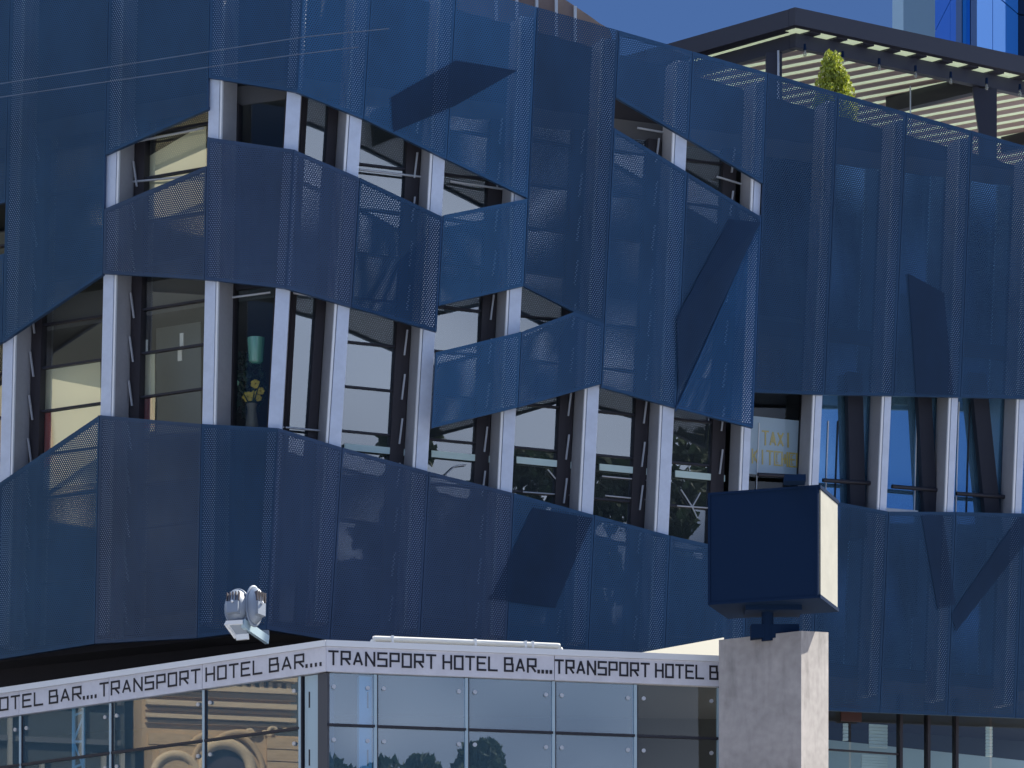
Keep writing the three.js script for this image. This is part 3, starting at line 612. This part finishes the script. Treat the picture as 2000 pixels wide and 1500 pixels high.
function bigTree(x, z, h, r, label, k) {
  const t = thing('street_tree', label, 'tree', 'trees across the street');
  const gs = [], lim = [];
  const rings = (pts, rs) => { const c = new THREE.CatmullRomCurve3(pts), g = new THREE.TubeGeometry(c, 10, 1, 8), p = g.attributes.position, n = g.attributes.normal; for (let i = 0; i < p.count; i++) { const u = Math.floor(i / 9) / 10, R2 = rs[0] + (rs[1] - rs[0]) * u; p.setXYZ(i, p.getX(i) - n.getX(i) * (1 - R2), p.getY(i) - n.getY(i) * (1 - R2), p.getZ(i) - n.getZ(i) * (1 - R2)); } return flat(g); };
  gs.push(rings([V(x, 0, z), V(x + 0.1, h * 0.25, z), V(x - 0.1, h * 0.5, z + 0.2), V(x, h * 0.85, z)], [0.38, 0.06]));
  const lobes = [];
  for (let i = 0; i < 34; i++) { const a = rr(0, 6.3), tt = rr(0.36, 0.96), w = r * Math.sin(Math.PI * Math.min(1, 0.18 + tt * 0.82)) * rr(0.35, 1) + 0.2; const c = V(x + Math.cos(a) * w, h * tt + rr(-0.3, 0.3), z + Math.sin(a) * w); lobes.push([c, rr(0.5, 1.0) * r / 3.2]); if (i % 2 === 0) gs.push(rings([V(x, h * tt * 0.6, z), V(x + Math.cos(a) * w * 0.5, h * tt * 0.8, z + Math.sin(a) * w * 0.5), c], [0.12, 0.02])); }
  part('trunk', merged(gs), M.bark, t);
  part('crown', leaves(15000, (i) => { const [c, q] = lobes[i % lobes.length]; const u = rr(-1, 1), a = rr(0, 6.3), s = Math.sqrt(1 - u * u), m = Math.cbrt(rnd()); return [V(c.x + q * m * s * Math.cos(a), c.y + q * 0.8 * m * u, c.z + q * m * s * Math.sin(a)), m]; }, 0.24, (c) => { const m = rr(0.6, 1.3); c.setRGB(0.035 * m, 0.07 * m, 0.03 * m); }), leafMat, t);
}

// ------------------------------------------------------------------ towers and roof structure behind
{
  const g = thing('blue_glass_tower', 'tall blue glass tower rising far behind the pergola', 'tower');
  const d = 320, m1 = new THREE.MeshPhysicalMaterial({ color: rgb(0.003, 0.09, 0.42), roughness: 0.7, specularIntensity: 0.3 }), m2 = new THREE.MeshPhysicalMaterial({ color: rgb(0.008, 0.115, 0.40), roughness: 0.7, specularIntensity: 0.3 }), ml = std(0.05, 0.10, 0.22, 0.5);  // sky reflection put into the flat blue of each facet
  const a = at(1826, 300, d + 14), b = at(1887, 300, d), c = at(1989, 300, d + 10), e = at(2100, 300, d + 12), Yt = 150;
  const wall = (p, q, m, name, cols, off) => {
    const f = new Face(V(p.x, 0, p.z), V(q.x - p.x, 0, q.z - p.z), UP), w = Math.hypot(q.x - p.x, q.z - p.z), cw = w / cols;
    for (let i = 0; i < cols; i++) for (let k = 0; k < 8; k++) { const A = f.p.clone().addScaledVector(f.t, i * cw + 0.06).setY(70 + k * 10), B = f.p.clone().addScaledVector(f.t, (i + 1) * cw - 0.06).setY(70 + k * 10); part(name, bar(A, B, UP, 0.06, 9.94, f.n, -0.3, 0), m, g); }
    part('wall', bar(f.p.clone().setY(0), f.p.clone().addScaledVector(f.t, w).setY(0), UP, 0, Yt, f.n, -0.8, -0.35), ml, g);
  };
  wall(a, b, m1, 'glass_panel', 2); wall(b, c, m2, 'glass_panel', 2); wall(c, e, M.black, 'glass_panel', 1);
  const h = thing('grey_tower', 'plain grey concrete tower beside the blue glass tower', 'tower');
  part('wall', boxAt(at(1800, 0, 345).x, 75, -350, at(1840, 0, 345).x - at(1769, 0, 345).x, 150, 10), std(0.20, 0.31, 0.39, 0.8), h);
  part('roof', boxAt(at(1800, 0, 345).x, 150.4, -350, 4, 0.8, 11), std(0.15, 0.15, 0.16, 0.8), h);
  const r = thing('roof_enclosure', 'brown ribbed roof enclosure showing over the top of the screens', 'enclosure');
  const fz = new Face(at(1060, 0, 68), dirOf(14), UP);
  const o = [[880, 120], [880, -90], [1050, -28], [1108, 2], [1150, 30], [1172, 46], [1190, 56], [1210, 120]].map(([x, y]) => fz.hit(x, y));
  part('wall', solid(o, fz.n.clone().multiplyScalar(-1.5)), std(0.22, 0.165, 0.15, 0.85, 0, { map: grime }), r);
  for (const x of [968, 1008, 1047, 1085, 1122]) part('rib', bar(fz.hit(x, 110), fz.hit(x, x > 1100 ? 14 : x > 1060 ? -6 : -24), fz.t, -0.022, 0.022, fz.n, 0.002, 0.06), M.rod, r);
}

// ------------------------------------------------------------------ things seen through the windows
{
  // added ivory and red panels standing in for reflections in the left panes
  const blind = (name, f, pl, off, m, label, cat, grp) => { const pts = pl.map(([x, y]) => f.hit(x, y, off)); return solo(name, solid(pts, f.n.clone().multiplyScalar(-0.015)), m, label, cat, grp); };
  blind('added_ivory_panel', L, [[262, 322], [402, 240], [402, 420], [262, 440]], -0.6, M.ivory, 'added ivory panel for a cream reflection in the upper opening below the wires', 'blind');
  blind('added_ivory_panel', L, [[62, 722], [196, 703], [196, 940], [62, 960]], -0.66, M.ivory, 'wide added ivory panel for a cream reflection behind the lower panes at the picture edge', 'blind');
  blind('added_ivory_panel', L, [[255, 696], [302, 690], [302, 772], [255, 778]], -0.66, M.ivory, 'narrow added ivory panel for a cream reflection above a dark red one', 'blind');
  blind('added_red_panel', L, [[60, 806], [98, 802], [103, 872], [98, 905], [60, 945]], -0.60, M.red, 'added orange red panel for a reflection in front of the wide ivory one', 'banner');
  blind('added_red_panel', L, [[254, 782], [296, 776], [303, 835], [254, 840]], -0.60, std(0.25, 0.03, 0.03, 0.7), 'added dark red panel for a reflection under the narrow ivory one', 'banner');
  blind('grey_screen_board', L, [[305, 600], [392, 590], [392, 840], [305, 850]], -1.2, std(0.22, 0.24, 0.24, 0.8), 'grey green board inside the louvred window left of the flowers', 'board');
  blind('paper_note', L, [[281, 664], [288, 663], [288, 686], [281, 687]], -0.56, M.white, 'white paper strip on the glass, left of the three', 'note', 'paper notes');
  blind('paper_note', L, [[351, 651], [358, 650], [358, 676], [351, 677]], -0.56, M.white, 'white paper strip on the glass, upper right of the three', 'note', 'paper notes');
  blind('paper_note', L, [[347, 682], [355, 681], [355, 704], [347, 705]], -0.56, M.white, 'white paper strip on the glass, lower right of the three', 'note', 'paper notes');
}
{
  const g = thing('flower_arrangement', 'vase of yellow flowers and dark leaves inside the corner window', 'flowers');
  const d = 58.9, q = (x, y, e = 0) => at(x, y, d + e);
  part('vase', new THREE.LatheGeometry([[0.06, 0], [0.09, 0.05], [0.06, 0.25], [0.075, 0.34], [0.07, 0.34], [0.05, 0.25]].map(([x, y]) => new THREE.Vector2(x, y)), 18).translate(...q(492, 838).toArray()), std(0.25, 0.19, 0.12, 0.5), g);
  const stems = []; for (const [x, y] of [[462, 752], [483, 775], [500, 748], [508, 766], [497, 772], [455, 715], [475, 722], [515, 730]]) { stems.push(tube([q(492, 800), q((x + 492) / 2, (y + 790) / 2, rr(-0.1, 0.1)), q(x, y, 0.02)], 0.008, 5, 8)); }
  part('stems', merged(stems), M.leafDark, g);
  for (const [x, y, s] of [[484, 775, 0.075], [499, 750, 0.065], [509, 764, 0.055], [496, 770, 0.05], [460, 748, 0.05], [505, 778, 0.045]]) {
    const c = q(x, y), pet = []; for (let k = 0; k < 6; k++) { const a = k * 1.047 + x; pet.push(new THREE.SphereGeometry(s * 0.55, 8, 6).scale(1, 0.8, 0.4).translate(Math.cos(a) * s * 0.55, Math.sin(a) * s * 0.55, rr(0, 0.02)).translate(c.x, c.y, c.z)); }
    part('flower', merged(pet), x === 460 ? std(0.35, 0.55, 0.35, 0.7) : std(0.72, 0.46, 0.06, 0.7), g);
  }
  part('leaves', leaves(700, () => { const a = rr(0, 6.3), k = Math.sqrt(rnd()); const p = q(478 + 42 * k * Math.cos(a), 752 + 62 * k * Math.sin(a), rr(0, 0.35)); return [p, k]; }, 0.10, (c) => { const m = rr(0.5, 1.4); c.setRGB(0.02 * m, 0.06 * m, 0.04 * m); }), leafMat, g);
  const gl = solo('green_glass_vase', new THREE.LatheGeometry([[0.05, 0], [0.10, 0.02], [0.125, 0.34], [0.115, 0.34], [0.09, 0.03]].map(([x, y]) => new THREE.Vector2(x, y)), 20).translate(...at(500, 710, 58.75).toArray()), new THREE.MeshPhysicalMaterial({ color: rgb(0.35, 0.75, 0.62), roughness: 0.2, transmission: 0.7, thickness: 0, ior: 1.7, side: THREE.DoubleSide }), 'pale green glass vase above the yellow flowers in the corner window', 'vase');
}
{
  // letters on a pale board in the first tall window
  const g = thing('restaurant_sign', 'pale board with gold outlined TAXI KITCHEN letters behind the window above the box sign', 'sign');
  const f = new Face(R.p.clone().addScaledVector(R.n, -0.55), R.t, R.v);
  const c = [[1466, 812], [1572, 823], [1568, 934], [1462, 925]].map(([x, y]) => f.hit(x, y));
  part('board', solid(c, f.n.clone().multiplyScalar(-0.02)), M.board, g);
  const put = (text, xa, xb, yt, yb) => {
    const A = f.hit(xa, yb), B = f.hit(xb, yb), s0 = f.uv(A)[0], s1 = f.uv(B)[0], h = f.hit(xa, yt).y - A.y, n = text.length, adv = (s1 - s0) / (n - 0.15), w = adv * 0.72;
    const fk = new Face(f.p.clone().setY(0), f.t, UP);
    for (let i = 0; i < n; i++) {
      const s = s0 + i * adv, up = f.v.clone(), base = A.clone().addScaledVector(f.t, i * adv), k2 = new Face(base, f.t, UP);
      // doubled strokes, as in the outlined letters
      part('letter', merged([glyph(text[i], k2, 0, 0, w, h, 0.022, 0.004, 0.012), glyph(text[i], k2, 0.032, 0.03, Math.max(0.02, w - 0.064), h - 0.06, 0.012, 0.014, 0.018)]), M.gold, g);
    }
  };
  put('TAXI', 1489, 1546, 842, 868); put('KITCHEN', 1469, 1568, 878, 904);
}
{
  // white slatted blinds and boards in the ground floor on the right
  const f = new Face(R.p.clone().addScaledVector(R.n, -0.45), R.t, UP);
  const glz = (xa, xb) => { const a = f.hit(xa, 1400), b = f.hit(xb, 1400); part('pane', quad(V(a.x, 7, a.z), V(b.x, 7, b.z), V(b.x, 12.3, b.z), V(a.x, 12.3, a.z), f), glass([0.7, 0.85, 0.88], 1.9), tower); };
  const xs = [1560, 1660, 1757, 1811, 1866, 1935, 2010, 2090];
  for (let i = 0; i + 1 < xs.length; i++) glz(xs[i] + 2, xs[i + 1] - 2);
  for (const x of [1757, 1811, 1866, 2010]) { const a = f.hit(x, 1400); part('mullion', bar(V(a.x, 7, a.z), V(a.x, 12.3, a.z), f.t, -0.022, 0.022, f.n, -0.06, 0.06), M.frame, tower); }
  const k = f.hit(1690, 1469); part('transom', bar(f.hit(1618, 1468).setY(k.y), f.hit(1755, 1468).setY(k.y), UP, -0.012, 0.012, f.n, -0.02, 0.03), M.frame, tower);
  const w = new Face(R.p.clone().addScaledVector(R.n, -2.2), R.t, UP);
  const o = [[1600, 1443], [2060, 1492], [2060, 1800], [1600, 1800]].map(([x, y]) => w.hit(x, y));
  solo('counter_wall', solid(o, w.n.clone().multiplyScalar(-0.1)), std(0.50, 0.56, 0.60, 0.8), 'pale grey low wall with sloping top inside the ground floor beside the pillar', 'wall');
  const o2 = [[1590, 1380], [2060, 1400], [2060, 1800], [1590, 1800]].map(([x, y]) => new Face(R.p.clone().addScaledVector(R.n, -4.5), R.t, UP).hit(x, y));
  solo('rear_partition', solid(o2, w.n.clone().multiplyScalar(-0.1)), std(0.07, 0.07, 0.075, 0.9), 'dark partition at the back of the ground floor room', 'wall');
  const blind = (xa, xb, ya, yb, n, label) => {
    const g = thing('slatted_blind', label, 'blind', 'white slatted blinds'), b = new Face(R.p.clone().addScaledVector(R.n, -0.62), R.t, UP);
    for (let i = 0; i < n; i++) { const y = ya + (yb - ya) * (i + 0.5) / n; const A = b.hit(xa, y), B = b.hit(xb, y); B.y = A.y + 0.004; part('slat', bar(A, B, UP, -0.017, 0.017, b.n.clone().add(V(0, 0.5, 0)).normalize(), -0.012, 0.012), M.white, g); }
  };
  blind(1697, 1733, 1414, 1460, 7, 'white slatted blind under the brown board beside the pillar');
  blind(1682, 1733, 1474, 1506, 6, 'white slatted blind low in the pane beside the pillar');
  blind(1646, 1656, 1413, 1447, 5, 'narrow white slatted blind close to the pillar');
  blind(1925, 1938, 1419, 1478, 9, 'narrow white slatted blind under the screens far from the pillar');
  const mb = new Face(R.p.clone().addScaledVector(R.n, -0.36), R.t, UP);
  solo('menu_board', solid([[1643, 1374], [1683, 1378], [1683, 1410], [1643, 1408]].map(([x, y]) => mb.hit(x, y)), mb.n.clone().multiplyScalar(-0.03)), std(0.055, 0.018, 0.013, 0.6), 'dark red brown square board hanging below the screens beside the pillar', 'board');
}
{
  // white lattice mast inside the pavilion
  const g = thing('lattice_mast', 'white lattice mast behind the pavilion glass under the word BAR', 'mast');
  const d = 56.85, a = at(144, 1400, d), b = at(163, 1400, d), Y0 = 7.12, Y1 = YF - 0.36;
  for (const p of [a, b]) part('chord', tube([V(p.x, Y0, p.z), V(p.x, Y1, p.z)], 0.024), M.white, g);
  for (let k = 0; k < 12; k++) { const y = Y1 - 0.1 - k * 0.34; part('strut', tube([V(a.x, y, a.z), V(b.x, y + (k % 2 ? 0.0 : 0.05), b.z)], 0.017), M.white, g); part('strut', tube([V(k % 2 ? a.x : b.x, y, a.z), V(k % 2 ? b.x : a.x, y - 0.34, b.z)], 0.014), M.white, g); }
}
// ------------------------------------------------------------------ what the glass mirrors: trees to the right, station to the left
for (const [x, z, h, r, label] of [
  [11.9, -18.9, 16.9, 2.2, 'dark green street tree mirrored in the bar glass near its corner'], [13.9, -19.4, 16.75, 2.2, 'dark green street tree mirrored in the bar glass, middle of three'], [15.6, -19.9, 17.35, 2.2, 'tallest dark green street tree mirrored in the bar glass'],
  [25.2, -31.4, 22.9, 2.8, 'tall street tree mirrored low in the louvred windows by the corner'], [28.0, -33.0, 23.3, 2.8, 'tall street tree mirrored low in the middle louvred windows'], [26.6, -32.1, 22.6, 3.0, 'shorter street tree mirrored low between the two louvred bays'], [29.4, -33.9, 22.9, 3.0, 'broad street tree mirrored low in the louvred window beside the triangle screen'], [30.9, -34.8, 23.2, 2.8, 'tall street tree mirrored low in the louvred windows by the box sign']]) bigTree(x, z, h, r, label);
{
  // sandstone station front, facing the sun, seen only as a reflection in the bar's left glass
  const g = thing('sandstone_station', 'sunlit sandstone station front mirrored in the bar glass below the lettering', 'building');
  const X = -45, zz = (px) => -52 + px * 0.01155, yy = (py) => 18.70 - (py - 1320) * 0.01139 + 0.0;
  const stone = tex(256, 256, (u, v) => { const a = 0.86 + 0.3 * tile(u, v, 2, 6) + 0.15 * tile(u, v, 8, 3); return [a, a * 0.97, a * 0.92]; }, true); stone.repeat.set(0.7, 0.7);
  const sand = std(0.62, 0.46, 0.27, 0.9, 0, { map: stone }), pale = std(0.74, 0.60, 0.40, 0.9, 0, { map: stone }), dark = std(0.05, 0.04, 0.05, 0.9);
  const blk = (name, x0, x1, y0, y1, px0, px1, m) => part(name, boxAt((x0 + x1) / 2, (y0 + y1) / 2, (zz(px0) + zz(px1)) / 2, x1 - x0, y1 - y0, zz(px1) - zz(px0)), m, g);
  blk('wall', X - 5, X - 0.30, 0, 19.4, 300, 552, sand);
  blk('wall', X - 5, X - 0.32, 0, yy(1424), 553, 900, sand);
  for (const [y0, y1, out, m] of [[1312, 1322, 0.30, pale], [1336, 1346, 0.26, pale], [1347, 1358, 0.16, sand], [1366, 1376, 0.22, pale], [1379, 1385, 0.06, sand], [1392, 1400, 0.16, pale], [1404, 1410, 0.08, sand]]) blk('cornice', X - 0.30, X - 0.30 + out, yy(y1), yy(y0), 306, 560, m);
  for (let k = 0; k < 14; k++) blk('dentil', X - 0.30, X - 0.10, yy(1335), yy(1324), 312 + k * 17.5, 320 + k * 17.5, pale);
  const arch = (px, py, r, w, m) => { const gm = new THREE.TorusGeometry(r, w, 10, 30, Math.PI).rotateY(Math.PI / 2).translate(X - 0.22, yy(py), zz(px)); part('arch_ring', gm, m, g); };
  arch(452, 1500, 0.62, 0.13, pale); arch(452, 1500, 0.88, 0.07, sand); arch(345, 1515, 0.5, 0.1, pale);
  const open = new THREE.Shape(); open.absarc(0, 0, 0.52, 0, Math.PI); open.lineTo(-0.52, -1.6); open.lineTo(0.52, -1.6);
  part('arch_recess', new THREE.ExtrudeGeometry(open, { depth: 0.03, bevelEnabled: false }).rotateY(Math.PI / 2).translate(X - 0.298, yy(1500), zz(452)), dark, g);
  for (const [px, py, r] of [[515, 1418, 0.09], [540, 1420, 0.07], [470, 1424, 0.08], [500, 1425, 0.06]]) part('scroll', new THREE.TorusGeometry(r, 0.045, 8, 20).rotateY(Math.PI / 2).translate(X - 0.24, yy(py), zz(px)), pale, g);
  for (let k = 0; k < 9; k++) { const y = 1430 + k * 24; blk('pier_block', X - 0.32, X - 0.16, yy(y + 22), yy(y), 536, 640, sand); blk('pier_block', X - 0.30, X - 0.2, yy(y + 22), yy(y), 312, 396, sand); }
  const k = thing('cream_apartment_block', 'tall block with cream panels mirrored in the louvred windows at the picture edge', 'building');
  part('wall', boxAt(-53.2, 22, -38, 6, 44, 16), std(0.075, 0.085, 0.08, 0.8), k);
  for (const [y0, y1, z0, z1] of [[26.2, 30.35, -43.5, -37.65], [34.4, 38.2, -39.2, -35.9], [26.2, 30.35, -33.5, -31], [34.4, 38.2, -45.5, -43], [18.0, 22.1, -43.5, -37.65]]) part('cream_panel', boxAt(-50.1, (y0 + y1) / 2, (z0 + z1) / 2, 0.2, y1 - y0, z1 - z0), std(0.80, 0.74, 0.50, 0.8), k);
  const h = thing('dark_office_block', 'dark grey green office block mirrored in the bar glass beside the sandstone station', 'building');
  part('wall', boxAt(X - 5, 16, -56.4, 8, 32, 15.2), std(0.045, 0.055, 0.055, 0.7), h);
  for (const px of [-60, 20, 70, 190, 250]) part('pilaster', boxAt(X - 0.9, 16, zz(px), 0.25, 32, 0.09), std(0.30, 0.30, 0.27, 0.8), h);
  for (let k = 0; k < 8; k++) part('band', boxAt(X - 0.94, 14.6 + k * 0.9, -54.0, 0.12, 0.12, 10.2), std(0.10, 0.11, 0.12, 0.8), h);
}


renderer.render(scene, camera);
